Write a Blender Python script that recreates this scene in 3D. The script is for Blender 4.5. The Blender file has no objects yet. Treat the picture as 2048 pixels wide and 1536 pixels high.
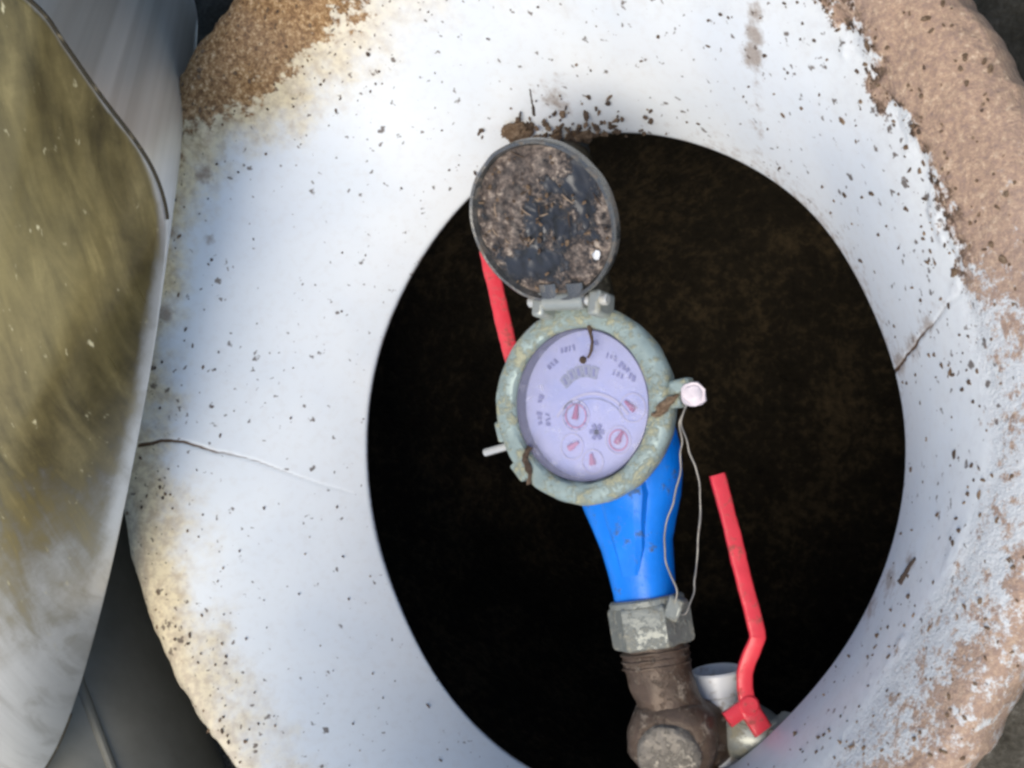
import bpy, math, random
import numpy as np
from mathutils import Vector, noise, Matrix

random.seed(7)
rng = np.random.default_rng(7)
S = bpy.context.scene
C = S.collection
R = math.radians

# ------------------------------------------------------------------ camera, world, sun, exposure
TILT = R(33)
FW = Vector((-math.sin(TILT), 0, -math.cos(TILT)))
RT = Vector((math.cos(TILT), 0, -math.sin(TILT)))
UP = Vector((0, 1, 0))
cam_d = bpy.data.cameras.new('camera')
cam = bpy.data.objects.new('camera', cam_d)
C.objects.link(cam)
cam.matrix_world = Matrix((
    (RT.x, UP.x, -FW.x, 0.32166), (RT.y, UP.y, -FW.y, 0.00956), (RT.z, UP.z, -FW.z, 0.55422), (0, 0, 0, 1)))
cam_d.sensor_width = 36.0
cam_d.lens = 36.0 * 2813 / 2048
cam_d.clip_start = 0.01
cam_d.clip_end = 500
S.camera = cam

SUN_EL, SUN_AZ = 66, -62          # degrees; azimuth measured from +x towards +y
world = bpy.data.worlds.new('World')
S.world = world
world.use_nodes = True
wn = world.node_tree
wn.nodes.clear()
sky = wn.nodes.new('ShaderNodeTexSky')
sky.sky_type = 'NISHITA'
sky.sun_disc = False
sky.sun_elevation = R(SUN_EL)
sky.sun_rotation = R(90 - SUN_AZ)
sky.air_density = 1.0
sky.dust_density = 1.6
sky.ozone_density = 1.0
bg = wn.nodes.new('ShaderNodeBackground')
bg.inputs[1].default_value = 0.14
wo = wn.nodes.new('ShaderNodeOutputWorld')
wn.links.new(sky.outputs[0], bg.inputs[0])
wn.links.new(bg.outputs[0], wo.inputs[0])

sun_d = bpy.data.lights.new('sun', 'SUN')
sun_d.energy = 2.2
sun_d.angle = R(40)
sun_d.color = (1.0, 0.90, 0.74)
sun = bpy.data.objects.new('sun', sun_d)
C.objects.link(sun)
sdir = Vector((math.cos(R(SUN_EL)) * math.cos(R(SUN_AZ)), math.cos(R(SUN_EL)) * math.sin(R(SUN_AZ)), math.sin(R(SUN_EL))))
sun.rotation_euler = sdir.to_track_quat('Z', 'Y').to_euler()

S.view_settings.view_transform = 'Standard'
S.view_settings.look = 'None'
S.view_settings.gamma = 1.0
S.view_settings.exposure = 0.33
S.cycles.use_denoising = True
S.cycles.max_bounces = 8
S.cycles.pixel_filter_type = 'BLACKMAN_HARRIS'
S.cycles.filter_width = 2.8

# ------------------------------------------------------------------ helpers
def tag(o, label=None, cat=None, group=None, kind=None):
    if label: o['label'] = label
    if cat: o['category'] = cat
    if group: o['group'] = group
    if kind: o['kind'] = kind
    return o

def empty(name, loc=(0, 0, 0)):
    o = bpy.data.objects.new(name, None)
    o.empty_display_size = 0.01
    C.objects.link(o)
    o.location = loc
    return o

def smooth(me, ang=35):
    me.polygons.foreach_set('use_smooth', [True] * len(me.polygons))
    try:
        me.set_sharp_from_angle(angle=R(ang))
    except Exception:
        pass

class MB:
    """collects shapes for one mesh object, world coordinates"""
    def __init__(self):
        self.v, self.f = [], []

    def add(self, vs, fs):
        n = len(self.v)
        self.v += [tuple(p) for p in vs]
        self.f += [tuple(i + n for i in f) for f in fs]
        return self

    def rings(self, rings, closed=True, cap0=True, cap1=True):
        n = len(rings[0])
        vs = [p for r in rings for p in r]
        fs = []
        for i in range(len(rings) - 1):
            for j in range(n if closed else n - 1):
                a = i * n + j; b = i * n + (j + 1) % n
                fs.append((a, b, b + n, a + n))
        if cap0: fs.append(tuple(range(n - 1, -1, -1)))
        if cap1: fs.append(tuple((len(rings) - 1) * n + j for j in range(n)))
        return self.add(vs, fs)

    def lathe(self, prof, origin=(0, 0, 0), axis=(0, 0, 1), seg=48, caps=(True, True), ref=None, facet=None, closed_prof=False):
        """prof: list of (radius, height along the axis)"""
        a = Vector(axis).normalized()
        o = Vector(origin)
        e1 = (Vector(ref) if ref else (Vector((1, 0, 0)) if abs(a.x) < .9 else Vector((0, 1, 0))))
        e1 = (e1 - a * e1.dot(a)).normalized()
        e2 = a.cross(e1)
        rr = []
        for r, h in prof:
            ring = []
            for k in range(seg):
                t = 2 * math.pi * k / seg
                q = r
                if facet:
                    m = math.pi / facet
                    q = r * math.cos(m) / math.cos(((t + m) % (2 * m)) - m)
                ring.append(o + a * h + (e1 * math.cos(t) + e2 * math.sin(t)) * q)
            rr.append(ring)
        if closed_prof:
            rr.append(rr[0])
            return self.rings(rr, True, False, False)
        return self.rings(rr, True, *caps)

    def tube(self, pts, rad, seg=10, flat=None, nrm=None, caps=(True, True)):
        """sweep a round section (or a flat one: (half width, half thickness) with face normal nrm) along pts"""
        P = [Vector(p) for p in pts]
        rr = []
        prev = None
        for i, p in enumerate(P):
            t = (P[min(i + 1, len(P) - 1)] - P[max(i - 1, 0)]).normalized()
            if nrm is not None:
                n = Vector(nrm); n = (n - t * n.dot(t)).normalized()
            elif prev is None:
                n = t.cross(Vector((0, 0, 1)) if abs(t.z) < .9 else Vector((1, 0, 0))).normalized()
            else:
                n = (prev - t * prev.dot(t)).normalized()
            prev = n
            b = t.cross(n)
            r = rad[i] if isinstance(rad, (list, tuple)) else rad
            ring = []
            for k in range(seg):
                a = 2 * math.pi * k / seg
                if flat:
                    ca, sa = math.cos(a), math.sin(a)
                    w = math.copysign(abs(ca) ** .45, ca) * flat[0] * r
                    h = math.copysign(abs(sa) ** .6, sa) * flat[1] * r
                    ring.append(p + b * w + n * h)
                else:
                    ring.append(p + n * math.cos(a) * r + b * math.sin(a) * r)
            rr.append(ring)
        return self.rings(rr, True, *caps)

    def box(self, c, size, rot=None):
        c = Vector(c); sx, sy, sz = [s / 2 for s in size]
        vs = []
        for z in (-sz, sz):
            for x, y in ((-sx, -sy), (sx, -sy), (sx, sy), (-sx, sy)):
                q = Vector((x, y, z))
                if rot is not None: q = rot @ q
                vs.append(c + q)
        return self.add(vs, [(3, 2, 1, 0), (4, 5, 6, 7), (0, 1, 5, 4), (1, 2, 6, 5), (2, 3, 7, 6), (3, 0, 4, 7)])

    def build(self, name, mat, parent=None, ang=35, bevel=0, jitter=0, jscale=150):
        v = self.v
        if jitter:
            v = [tuple(Vector(p) + noise.noise_vector(Vector(p) * jscale) * jitter) for p in v]
        me = bpy.data.meshes.new(name)
        me.from_pydata(v, [], self.f)
        me.update()
        smooth(me, ang)
        me.materials.append(mat)
        o = bpy.data.objects.new(name, me)
        C.objects.link(o)
        if parent is not None:
            o.parent = parent
            m = Matrix()
            p = parent
            while p is not None:
                m = Matrix.Translation(p.location) @ m
                p = p.parent
            o.location = -m.translation if parent.type == 'EMPTY' else (0, 0, 0)
        if bevel:
            b = o.modifiers.new('bevel', 'BEVEL')
            b.width = bevel; b.segments = 2; b.limit_method = 'ANGLE'; b.angle_limit = R(40)
        return o

def spline(pts, n):
    """Catmull-Rom through pts"""
    P = [Vector(p) for p in pts]
    out = []
    m = len(P) - 1
    for i in range(m):
        p0, p1, p2, p3 = P[max(i - 1, 0)], P[i], P[i + 1], P[min(i + 2, m)]
        for k in range(n):
            t = k / n
            out.append(.5 * ((2 * p1) + (p2 - p0) * t + (2 * p0 - 5 * p1 + 4 * p2 - p3) * t * t + (3 * p1 - p0 - 3 * p2 + p3) * t ** 3))
    out.append(P[-1])
    return out

def periodic(table, width=61):
    """(degrees, value) table -> smooth periodic function of radians (numpy)"""
    t = sorted(table)
    x = np.radians([a for a, _ in t]); y = np.array([b for _, b in t])
    xs = np.concatenate([x - 2 * np.pi, x, x + 2 * np.pi]); ys = np.tile(y, 3)
    g = np.linspace(-np.pi, np.pi, 1441)
    yy = np.interp(g, xs, ys)
    w = width; k = np.hanning(w); k /= k.sum()
    yy = np.convolve(np.concatenate([yy[-w:-1], yy, yy[1:w]]), k, 'same')[w - 1:-(w - 1)]
    return lambda p: np.interp((np.asarray(p) + np.pi) % (2 * np.pi) - np.pi, g, yy)

class NT:
    """small node-tree helper"""
    def __init__(self, name):
        self.m = bpy.data.materials.new(name)
        self.m.use_nodes = True
        self.t = self.m.node_tree
        self.t.nodes.clear()
        self.out = self.t.nodes.new('ShaderNodeOutputMaterial')
        self.b = self.t.nodes.new('ShaderNodeBsdfPrincipled')
        self.t.links.new(self.b.outputs[0], self.out.inputs[0])
        self.tc = self.t.nodes.new('ShaderNodeTexCoord').outputs['Object']

    def n(self, typ, **kw):
        nd = self.t.nodes.new(typ)
        for k, v in kw.items(): setattr(nd, k, v)
        return nd

    def put(self, sock, v):
        if isinstance(v, bpy.types.NodeSocket): self.t.links.new(v, sock)
        elif isinstance(v, (tuple, list)) and len(v) == 3 and sock.type == 'RGBA': sock.default_value = (*v, 1)
        else: sock.default_value = v

    def math(self, op, a, b=0.0, c=0.0, clamp=False):
        nd = self.n('ShaderNodeMath', operation=op, use_clamp=clamp)
        for i, v in enumerate((a, b, c)): self.put(nd.inputs[i], v)
        return nd.outputs[0]

    def noise(self, scale, detail=4, rough=.55, vec=None, out=0, dist=0):
        nd = self.n('ShaderNodeTexNoise')
        self.put(nd.inputs['Vector'], vec if vec is not None else self.tc)
        nd.inputs['Scale'].default_value = scale
        nd.inputs['Detail'].default_value = detail
        nd.inputs['Roughness'].default_value = rough
        nd.inputs['Distortion'].default_value = dist
        return nd.outputs[out]

    def vor(self, scale, out='Distance', vec=None, feature='F1', rnd=1.0):
        nd = self.n('ShaderNodeTexVoronoi', feature=feature)
        self.put(nd.inputs['Vector'], vec if vec is not None else self.tc)
        nd.inputs['Scale'].default_value = scale
        nd.inputs['Randomness'].default_value = rnd
        return nd.outputs[out]

    def step(self, x, lo, hi):
        nd = self.n('ShaderNodeMapRange', interpolation_type='SMOOTHSTEP')
        self.put(nd.inputs[0], x); self.put(nd.inputs[1], lo); self.put(nd.inputs[2], hi)
        return nd.outputs[0]

    def mix(self, fac, a, b, mode='MIX'):
        nd = self.n('ShaderNodeMix', data_type='RGBA', blend_type=mode)
        self.put(nd.inputs[0], fac); self.put(nd.inputs[6], a); self.put(nd.inputs[7], b)
        return nd.outputs[2]

    def ramp(self, x, stops):
        nd = self.n('ShaderNodeValToRGB')
        self.put(nd.inputs[0], x)
        e = nd.color_ramp.elements
        while len(e) < len(stops): e.new(.5)
        for i, (p, c) in enumerate(stops):
            e[i].position = p; e[i].color = (*c, 1)
        return nd.outputs[0]

    def attr(self, name):
        return self.n('ShaderNodeAttribute', attribute_name=name).outputs['Fac']

    def scale_vec(self, s, rot=(0, 0, 0)):
        nd = self.n('ShaderNodeMapping')
        self.put(nd.inputs[0], self.tc)
        nd.inputs['Scale'].default_value = s
        nd.inputs['Rotation'].default_value = rot
        return nd.outputs[0]

    def bump(self, h, strength=.5, dist=.002, normal=None):
        nd = self.n('ShaderNodeBump')
        nd.inputs['Strength'].default_value = strength
        nd.inputs['Distance'].default_value = dist
        self.put(nd.inputs['Height'], h)
        if normal is not None: self.put(nd.inputs['Normal'], normal)
        self.put(self.b.inputs['Normal'], nd.outputs[0])
        return nd.outputs[0]

    def set(self, **kw):
        names = {'col': 'Base Color', 'rough': 'Roughness', 'metal': 'Metallic', 'spec': 'Specular IOR Level', 'coat': 'Coat Weight', 'coat_rough': 'Coat Roughness', 'sheen': 'Sheen Weight'}
        for k, v in kw.items(): self.put(self.b.inputs[names[k]], v)
        return self

M = {}

def grubby(name, col, dirt=(.09, .065, .045), amount=.5, rough=.4, metal=0.0, scale=120, bump=.15, spec=.5, var=.12):
    """paint, plastic or metal with blotches of dried soil on it"""
    t = NT(name)
    a = t.noise(scale, 6, .65)
    b = t.noise(scale * .3, 4, .6)
    m = t.step(t.math('ADD', t.math('MULTIPLY', a, .6), t.math('MULTIPLY', b, .4)), .62 - amount * .25, .72 - amount * .2)
    c2 = t.mix(t.noise(scale * .5, 3), tuple(x * (1 - var) for x in col), tuple(min(1, x * (1 + var)) for x in col))
    d2 = t.mix(t.noise(scale * 4, 2), dirt, tuple(x * 1.9 for x in dirt))
    t.set(col=t.mix(m, c2, d2), rough=t.math('ADD', t.math('MULTIPLY', m, .85 - rough), t.math('ADD', rough - .06, t.math('MULTIPLY', a, .12))), metal=t.math('MULTIPLY', t.math('SUBTRACT', 1.0, m), metal), spec=spec)
    t.bump(t.math('ADD', t.math('MULTIPLY', m, .6), t.math('MULTIPLY', a, .4)), bump, .0015)
    M[name] = t.m
    return t.m

# ------------------------------------------------------------------ materials
def mat_glaze():
    t = NT('white_glaze')
    dirt = t.attr('dirt'); cover = t.attr('cover'); stain = t.attr('stain'); crack = t.attr('crack'); speck = t.attr('speck')
    n1 = t.noise(55, 5, .66); n2 = t.noise(230, 4, .65); n3 = t.noise(900, 1, .6); nb = t.noise(16, 2, .55)
    # glaze
    g = t.mix(t.step(nb, .35, .7), (.76, .795, .805), (.70, .745, .775))
    g = t.mix(t.math('MULTIPLY', t.step(n2, .45, .75), .16), g, (.55, .50, .44))
    cream = t.step(t.math('ADD', dirt, t.math('MULTIPLY', t.math('SUBTRACT', n1, .5), .05)), -.032, -.004)
    g = t.mix(t.math('MULTIPLY', cream, t.attr('warm')), g, t.mix(t.step(n2, .35, .65), (.72, .59, .33), (.46, .34, .17)))
    st = t.step(t.math('ADD', stain, t.math('MULTIPLY', t.math('SUBTRACT', n2, .5), 1.1)), .38, .95)
    g = t.mix(t.math('MULTIPLY', st, .8), g, t.mix(n3, (.17, .12, .085), (.42, .34, .27)))
    # dark specks: chips and crumbs stuck to the glaze
    warp = t.n('ShaderNodeVectorMath', operation='ADD')
    t.put(warp.inputs[0], t.tc)
    sc = t.n('ShaderNodeVectorMath', operation='SCALE'); t.put(sc.inputs[0], t.noise(330, 2, .5, out=1)); sc.inputs['Scale'].default_value = .0060
    t.put(warp.inputs[1], sc.outputs[0])
    total = None
    for scale, r0, prob in ((125, .155, .60), (225, .20, .65)):
        d = t.vor(scale, 'Distance', warp.outputs[0])
        col = t.n('ShaderNodeSeparateColor'); t.put(col.inputs[0], t.vor(scale, 'Color', warp.outputs[0]))
        rad = t.math('MULTIPLY', t.math('SUBTRACT', t.math('ADD', col.outputs[0], t.math('ADD', t.math('MULTIPLY', speck, .36), t.math('MULTIPLY', t.math('SUBTRACT', n1, .5), 1.0))), prob), r0 / .4)
        s = t.math('SUBTRACT', 1.0, t.step(d, t.math('MULTIPLY', rad, .6), t.math('ADD', rad, .03)))
        s = t.math('MULTIPLY', s, t.step(rad, 0.0, .03))
        total = s if total is None else t.math('MAXIMUM', total, s)
    sp_c = t.mix(t.noise(70, 2), (.045, .036, .03), (.17, .12, .085))
    g = t.mix(t.math('MULTIPLY', total, .88), g, sp_c)
    # sandy soil on the rim
    dn = t.math('ADD', dirt, t.math('ADD', t.math('MULTIPLY', t.math('SUBTRACT', n1, .5), .046), t.math('MULTIPLY', t.math('SUBTRACT', n2, .5), .026)))
    inside = t.step(dn, -.002, .0025)
    patch = t.step(t.math('ADD', t.math('MULTIPLY', t.math('SUBTRACT', t.noise(120, 6, .82), .5), 2.4), cover), .38, .64)
    dm = t.math('MULTIPLY', inside, patch)
    soil = t.ramp(t.noise(360, 5, .8), [(.34, (.10, .052, .026)), (.45, (.27, .15, .065)), (.55, (.46, .285, .13)), (.66, (.80, .62, .39))])
    soil = t.mix(t.step(nb, .4, .65), soil, t.mix(.25, soil, (.33, .26, .21)))
    soil = t.mix(t.attr('grey'), soil, t.mix(.52, soil, (.54, .405, .345)))
    edge = t.math('MULTIPLY', t.step(dn, -.004, .002), t.math('SUBTRACT', 1.0, t.step(dn, .003, .011)))  # painted shadow line along the chipped boundary of the soil
    soil = t.mix(t.math('MULTIPLY', edge, t.math('MULTIPLY', t.attr('edge'), t.step(n2, .42, .6))), soil, (.055, .035, .022))
    col = t.mix(dm, g, soil)
    ck = t.step(crack, .3, .8)
    col = t.mix(ck, col, (.10, .055, .025))
    t.set(col=col, rough=t.math('ADD', t.math('MULTIPLY', t.math('MAXIMUM', dm, st), .5), t.math('ADD', .32, t.math('MULTIPLY', n2, .12))), spec=t.math('SUBTRACT', .5, t.math('MULTIPLY', dm, .4)))
    t.bump(t.math('MULTIPLY', t.noise(520, 4, .7), t.step(dirt, -.004, .006)), .6, .003)
    return t.m
M['glaze'] = mat_glaze()

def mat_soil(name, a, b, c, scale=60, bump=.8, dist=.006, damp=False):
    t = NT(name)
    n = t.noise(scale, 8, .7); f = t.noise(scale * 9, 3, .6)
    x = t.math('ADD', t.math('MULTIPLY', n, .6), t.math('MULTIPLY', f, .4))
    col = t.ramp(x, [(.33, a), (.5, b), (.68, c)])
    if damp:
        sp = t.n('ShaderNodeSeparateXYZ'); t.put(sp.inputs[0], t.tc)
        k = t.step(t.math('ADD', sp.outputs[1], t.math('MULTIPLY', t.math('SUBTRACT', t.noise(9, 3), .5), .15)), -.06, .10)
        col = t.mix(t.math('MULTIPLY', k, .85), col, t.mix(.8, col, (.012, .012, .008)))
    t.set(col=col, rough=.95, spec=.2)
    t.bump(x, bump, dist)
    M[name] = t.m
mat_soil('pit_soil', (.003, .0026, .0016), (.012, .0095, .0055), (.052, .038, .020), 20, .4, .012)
mat_soil('ground_soil', (.035, .033, .026), (.085, .08, .066), (.19, .18, .16), 40, damp=True)
mat_soil('clod', (.07, .045, .028), (.20, .135, .085), (.44, .33, .22), 420, .8, .002)
mat_soil('dark_crumb', (.03, .023, .017), (.08, .056, .04), (.19, .135, .09), 200, .4, .001)

def mat_steel():
    t = NT('scratched_steel')
    # coordinates across and along the bottom of the basin
    nn = Vector((.59, -.50, .635)).normalized(); eh = RT - nn * RT.dot(nn); eh.normalize(); ev = nn.cross(eh)
    eh2 = (eh * .985 + ev * .17).normalized(); ev2 = nn.cross(eh2)
    def dot(v):
        nd = t.n('ShaderNodeVectorMath', operation='DOT_PRODUCT'); t.put(nd.inputs[0], t.tc); nd.inputs[1].default_value = v
        return nd.outputs['Value']
    cu, cv = dot(eh2), dot(ev2)
    def uv(a, b, w=0.0):
        nd = t.n('ShaderNodeCombineXYZ'); t.put(nd.inputs[0], t.math('MULTIPLY', cu, a)); t.put(nd.inputs[1], t.math('MULTIPLY', cv, b)); nd.inputs[2].default_value = w
        return nd.outputs[0]
    s1 = t.noise(1, 6, .7, uv(320, 9)); s2 = t.noise(1, 4, .6, uv(120, 22, 5.0), dist=.6)
    reflect_tint = t.attr('reflect_tint')
    n = t.noise(40, 7, .72); n2 = t.noise(120, 5, .6)
    f = t.step(t.math('ADD', reflect_tint, t.math('ADD', t.math('MULTIPLY', t.math('SUBTRACT', n, .5), .7), t.math('MULTIPLY', t.math('SUBTRACT', s2, .5), .6))), .10, 1.0)
    steel = t.mix(s1, (.58, .58, .55), (.80, .80, .77))
    steel = t.mix(t.math('MULTIPLY', t.step(s2, .45, .7), .5), steel, (.36, .35, .31))
    olive = t.ramp(t.math('ADD', t.math('MULTIPLY', n, .38), t.math('MULTIPLY', s2, .62)), [(.30, (.040, .031, .015)), (.45, (.115, .092, .038)), (.58, (.20, .16, .066)), (.76, (.42, .34, .15))])  # olive reflection of the surroundings put into the base colour
    olive = t.mix(t.attr('amber'), olive, t.mix(.6, olive, (.58, .47, .18)))  # golden highlights painted over the upper left of the olive
    col = t.mix(f, steel, olive)
    # short pale scratches, and sky glints painted as flecks
    fl = t.step(t.noise(1, 3, .6, uv(230, 75, 9.0)), .64, .74)
    col = t.mix(t.math('MULTIPLY', fl, t.math('MULTIPLY', reflect_tint, .75)), col, (.80, .72, .44))
    t.set(col=col, metal=t.math('SUBTRACT', .30, t.math('MULTIPLY', f, .12)), rough=t.math('ADD', .20, t.math('MULTIPLY', s1, .24)))
    t.bump(t.math('ADD', t.math('MULTIPLY', s1, .4), t.math('MULTIPLY', n2, .25)), .12, .002)
    return t.m
M['steel'] = mat_steel()

def mat_dull():
    t = NT('dull_grey_metal')
    s = t.noise(1, 5, .65, t.scale_vec((14, 60, 60), (0, 0, R(-52))))
    n = t.noise(18, 5, .6)
    t.set(col=t.mix(s, t.mix(n, (.11, .107, .09), (.19, .186, .16)), (.26, .26, .23)), rough=t.math('ADD', .38, t.math('MULTIPLY', n, .2)), metal=.35)
    t.bump(n, .1, .003)
    return t.m
M['dull'] = mat_dull()

grubby('blue_paint', (.002, .20, .80), (.05, .07, .08), .30, .38, 0, 190, .35, var=.22)
grubby('bezel', (.31, .39, .37), (.25, .25, .17), .58, .45, .2, 260, .7, var=.35)
grubby('nickel', (.40, .42, .38), (.20, .19, .14), .35, .42, .55, 140, .25)
grubby('nut_metal', (.25, .265, .24), (.19, .185, .15), .55, .42, .35, 260, .6, var=.25)
grubby('plug_metal', (.20, .18, .15), (.30, .27, .22), .5, .5, .3, 320, .9, var=.4)
grubby('rust', (.10, .068, .046), (.22, .18, .14), .42, .42, .2, 230, 1.0, var=.6)
grubby('red_coat', (.72, .045, .065), (.22, .05, .04), .42, .33, 0, 280, .25, var=.15)
grubby('white_pvc', (.70, .73, .75), (.24, .21, .17), .48, .35, 0, 150, .12)
grubby('seal_plastic', (.74, .66, .68), (.35, .28, .25), .15, .45, 0, 260, .3)
grubby('wire', (.24, .23, .21), (.18, .15, .12), .3, .45, .5, 300, .2)
grubby('pin_metal', (.60, .60, .56), (.3, .28, .22), .3, .4, .5, 300, .2)
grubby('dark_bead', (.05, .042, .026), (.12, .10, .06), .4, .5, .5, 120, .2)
grubby('twig', (.045, .03, .022), (.11, .08, .055), .4, .9, 0, 300, .4)

def mat_lid():
    t = NT('soiled_lid')
    n = t.noise(48, 7, .66); f = t.noise(240, 4, .7); w = t.noise(30, 3, .5)
    metal = t.mix(w, (.020, .021, .025), (.065, .072, .082))
    soil = t.ramp(f, [(.33, (.016, .013, .012)), (.46, (.060, .046, .038)), (.57, (.14, .108, .088)), (.70, (.40, .33, .26))])
    m = t.step(t.math('ADD', t.attr('soil'), t.math('MULTIPLY', t.math('SUBTRACT', t.math('ADD', t.math('MULTIPLY', n, .6), t.math('MULTIPLY', f, .4)), .5), 2.6)), .38, .62)
    t.set(col=t.mix(m, metal, soil), rough=t.math('ADD', .30, t.math('MULTIPLY', m, .2)), metal=t.math('MULTIPLY', t.math('SUBTRACT', 1.0, m), .4))
    t.bump(t.math('ADD', m, t.math('MULTIPLY', f, m)), .5, .002)
    return t.m
M['lid'] = mat_lid()
grubby('lid_rim', (.17, .17, .16), (.10, .08, .06), .45, .28, .7, 140, .3)

def mat_dial():
    t = NT('dial_print')
    n = t.noise(60, 4, .6)
    t.set(col=t.mix(t.step(n, .4, .7), (.66, .68, .99), (.55, .61, .99)), rough=.5)  # blue sky reflection of the glass mixed into the face colour
    return t.m
M['dial'] = mat_dial()

def plain(name, col, rough=.5, metal=0.0, var=.1, scale=200):
    t = NT(name)
    n = t.noise(scale, 4, .6)
    t.set(col=t.mix(n, tuple(c * (1 - var) for c in col), tuple(min(1, c * (1 + var)) for c in col)), rough=rough, metal=metal)
    M[name] = t.m
plain('print_blue', (.27, .28, .55), .6)
plain('print_red', (.72, .30, .48), .6)
plain('print_deep', (.56, .14, .30), .6)
plain('print_pale', (.72, .70, .88), .6)
plain('print_grey', (.42, .45, .58), .6)
plain('inner_wall', (.10, .11, .20), .5)
plain('amber', (.75, .48, .14), .25)

def mat_glass():
    t = NT('dial_glass')
    tr = t.n('ShaderNodeBsdfTransparent'); tr.inputs[0].default_value = (.95, .96, .98, 1)
    gl = t.n('ShaderNodeBsdfGlossy'); gl.inputs['Roughness'].default_value = .12
    fr = t.n('ShaderNodeFresnel'); fr.inputs[0].default_value = 1.5
    dust = t.n('ShaderNodeBsdfDiffuse'); dust.inputs[0].default_value = (.64, .64, .76, 1)
    mx = t.n('ShaderNodeMixShader'); t.put(mx.inputs[0], fr.outputs[0]); t.put(mx.inputs[1], tr.outputs[0]); t.put(mx.inputs[2], gl.outputs[0])
    m2 = t.n('ShaderNodeMixShader')
    t.put(m2.inputs[0], t.math('ADD', .10, t.math('MULTIPLY', t.step(t.noise(210, 6, .7), .54, .80), .5)))
    t.put(m2.inputs[1], mx.outputs[0]); t.put(m2.inputs[2], dust.outputs[0])
    t.put(t.out.inputs[0], m2.outputs[0])
    return t.m
M['glass'] = mat_glass()

# ------------------------------------------------------------------ the ceramic collar
HC = (-.016, -.0265)                  # centre of the opening
OC = (-.0213, .0096); OR = .2455      # outer lip
hole_r = periodic([(-174.7, .1462), (-146.2, .1485), (-124.9, .1575), (-105.5, .1638), (-83.9, .1663), (-64.1, .1569), (-51.2, .1485), (-30.6, .1459), (-16.7, .1475), (-9.6, .1488), (2.9, .1506), (16.1, .1516), (28.8, .151), (44.3, .1562), (65.1, .1566), (89.1, .1586), (104.8, .1592), (120., .1547), (139.4, .1492), (163.9, .1478)], 151)
dirt_r = periodic([(-178, 0.227), (-165, 0.232), (-150, 0.236), (-137, 0.24), (-126, 0.244), (-106, 0.243), (-90, 0.236), (-73, 0.228), (-58.6, 0.2171), (-46.9, 0.2091), (-37.8, 0.2026), (-28.5, 0.1998), (-20.2, 0.2068), (-11.7, 0.2112), (-6.3, 0.214), (1.3, 0.2062), (8.8, 0.2024), (16.7, 0.2045), (25.6, 0.2027), (34.9, 0.2047), (44.4, 0.21), (50.9, 0.2085), (68.5, 0.1965), (91.0, 0.1954), (108.4, 0.1989), (117.0, 0.1956), (123.2, 0.1964), (131.3, 0.2001), (139.2, 0.2093), (144.3, 0.2193), (145, 0.224), (151, 0.227), (166, 0.224)])
lip_w = periodic([(-180, 0), (-150, .003), (-120, .0), (-90, .0), (-50, .004), (-20, .0), (0, .002), (30, -.001), (45, .003), (60, .0), (90, 0), (120, 0), (140, .005), (155, -.003)])
cover_f = periodic([(-180, .30), (-150, .28), (-120, .30), (-90, .36), (-70, .34), (-50, .41), (-30, .45), (-15, .42), (-5, .39), (5, .46), (15, .84), (30, 1.05), (60, 1.0), (100, 1.2), (135, 1.2), (148, .8), (160, .45)])
warm_f = periodic([(-180, .85), (-150, .8), (-120, .6), (-90, .3), (-60, .15), (0, .1), (60, .12), (100, .25), (130, .8), (160, .9)])
grey_f = periodic([(-180, .3), (-120, .6), (-60, .9), (-20, 1.), (10, 1.), (40, .9), (70, .7), (95, .1), (120, 0), (160, .1)])
edge_f = periodic([(-180, .2), (-90, .2), (-40, .3), (0, .6), (20, 1), (50, 1), (80, .5), (120, .3), (150, .3)])
speck_f = periodic([(-180, .75), (-150, .62), (-120, .4), (-60, .12), (-20, .45), (20, .95), (50, 1.0), (80, .85), (110, .65), (140, .6), (165, .4)])

def zprof(t):
    t = np.asarray(t, float)
    z = -.045 + .093 * (1 - (1 - np.clip(t, 0, 1)) ** 1.9)
    return z - .009 * np.clip((t - .82) / .18, 0, 1) ** 2.2

def collar_xyz(phi, t):
    hx = HC[0] + hole_r(phi) * np.cos(phi); hy = HC[1] + hole_r(phi) * np.sin(phi)
    Ro = OR + lip_w(phi)
    ox = OC[0] + Ro * np.cos(phi); oy = OC[1] + Ro * np.sin(phi)
    return hx + (ox - hx) * t, hy + (oy - hy) * t, zprof(t)

def polydist(x, y, pts):
    d = np.full(x.shape, 9.0); s = np.zeros(x.shape)
    n = len(pts) - 1
    for i in range(n):
        ax, ay = pts[i]; bx, by = pts[i + 1]
        L2 = (bx - ax) ** 2 + (by - ay) ** 2
        h = np.clip(((x - ax) * (bx - ax) + (y - ay) * (by - ay)) / L2, 0, 1)
        dd = np.hypot(x - ax - h * (bx - ax), y - ay - h * (by - ay))
        m = dd < d
        s = np.where(m, (i + h) / n, s); d = np.minimum(d, dd)
    return d, s

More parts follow.
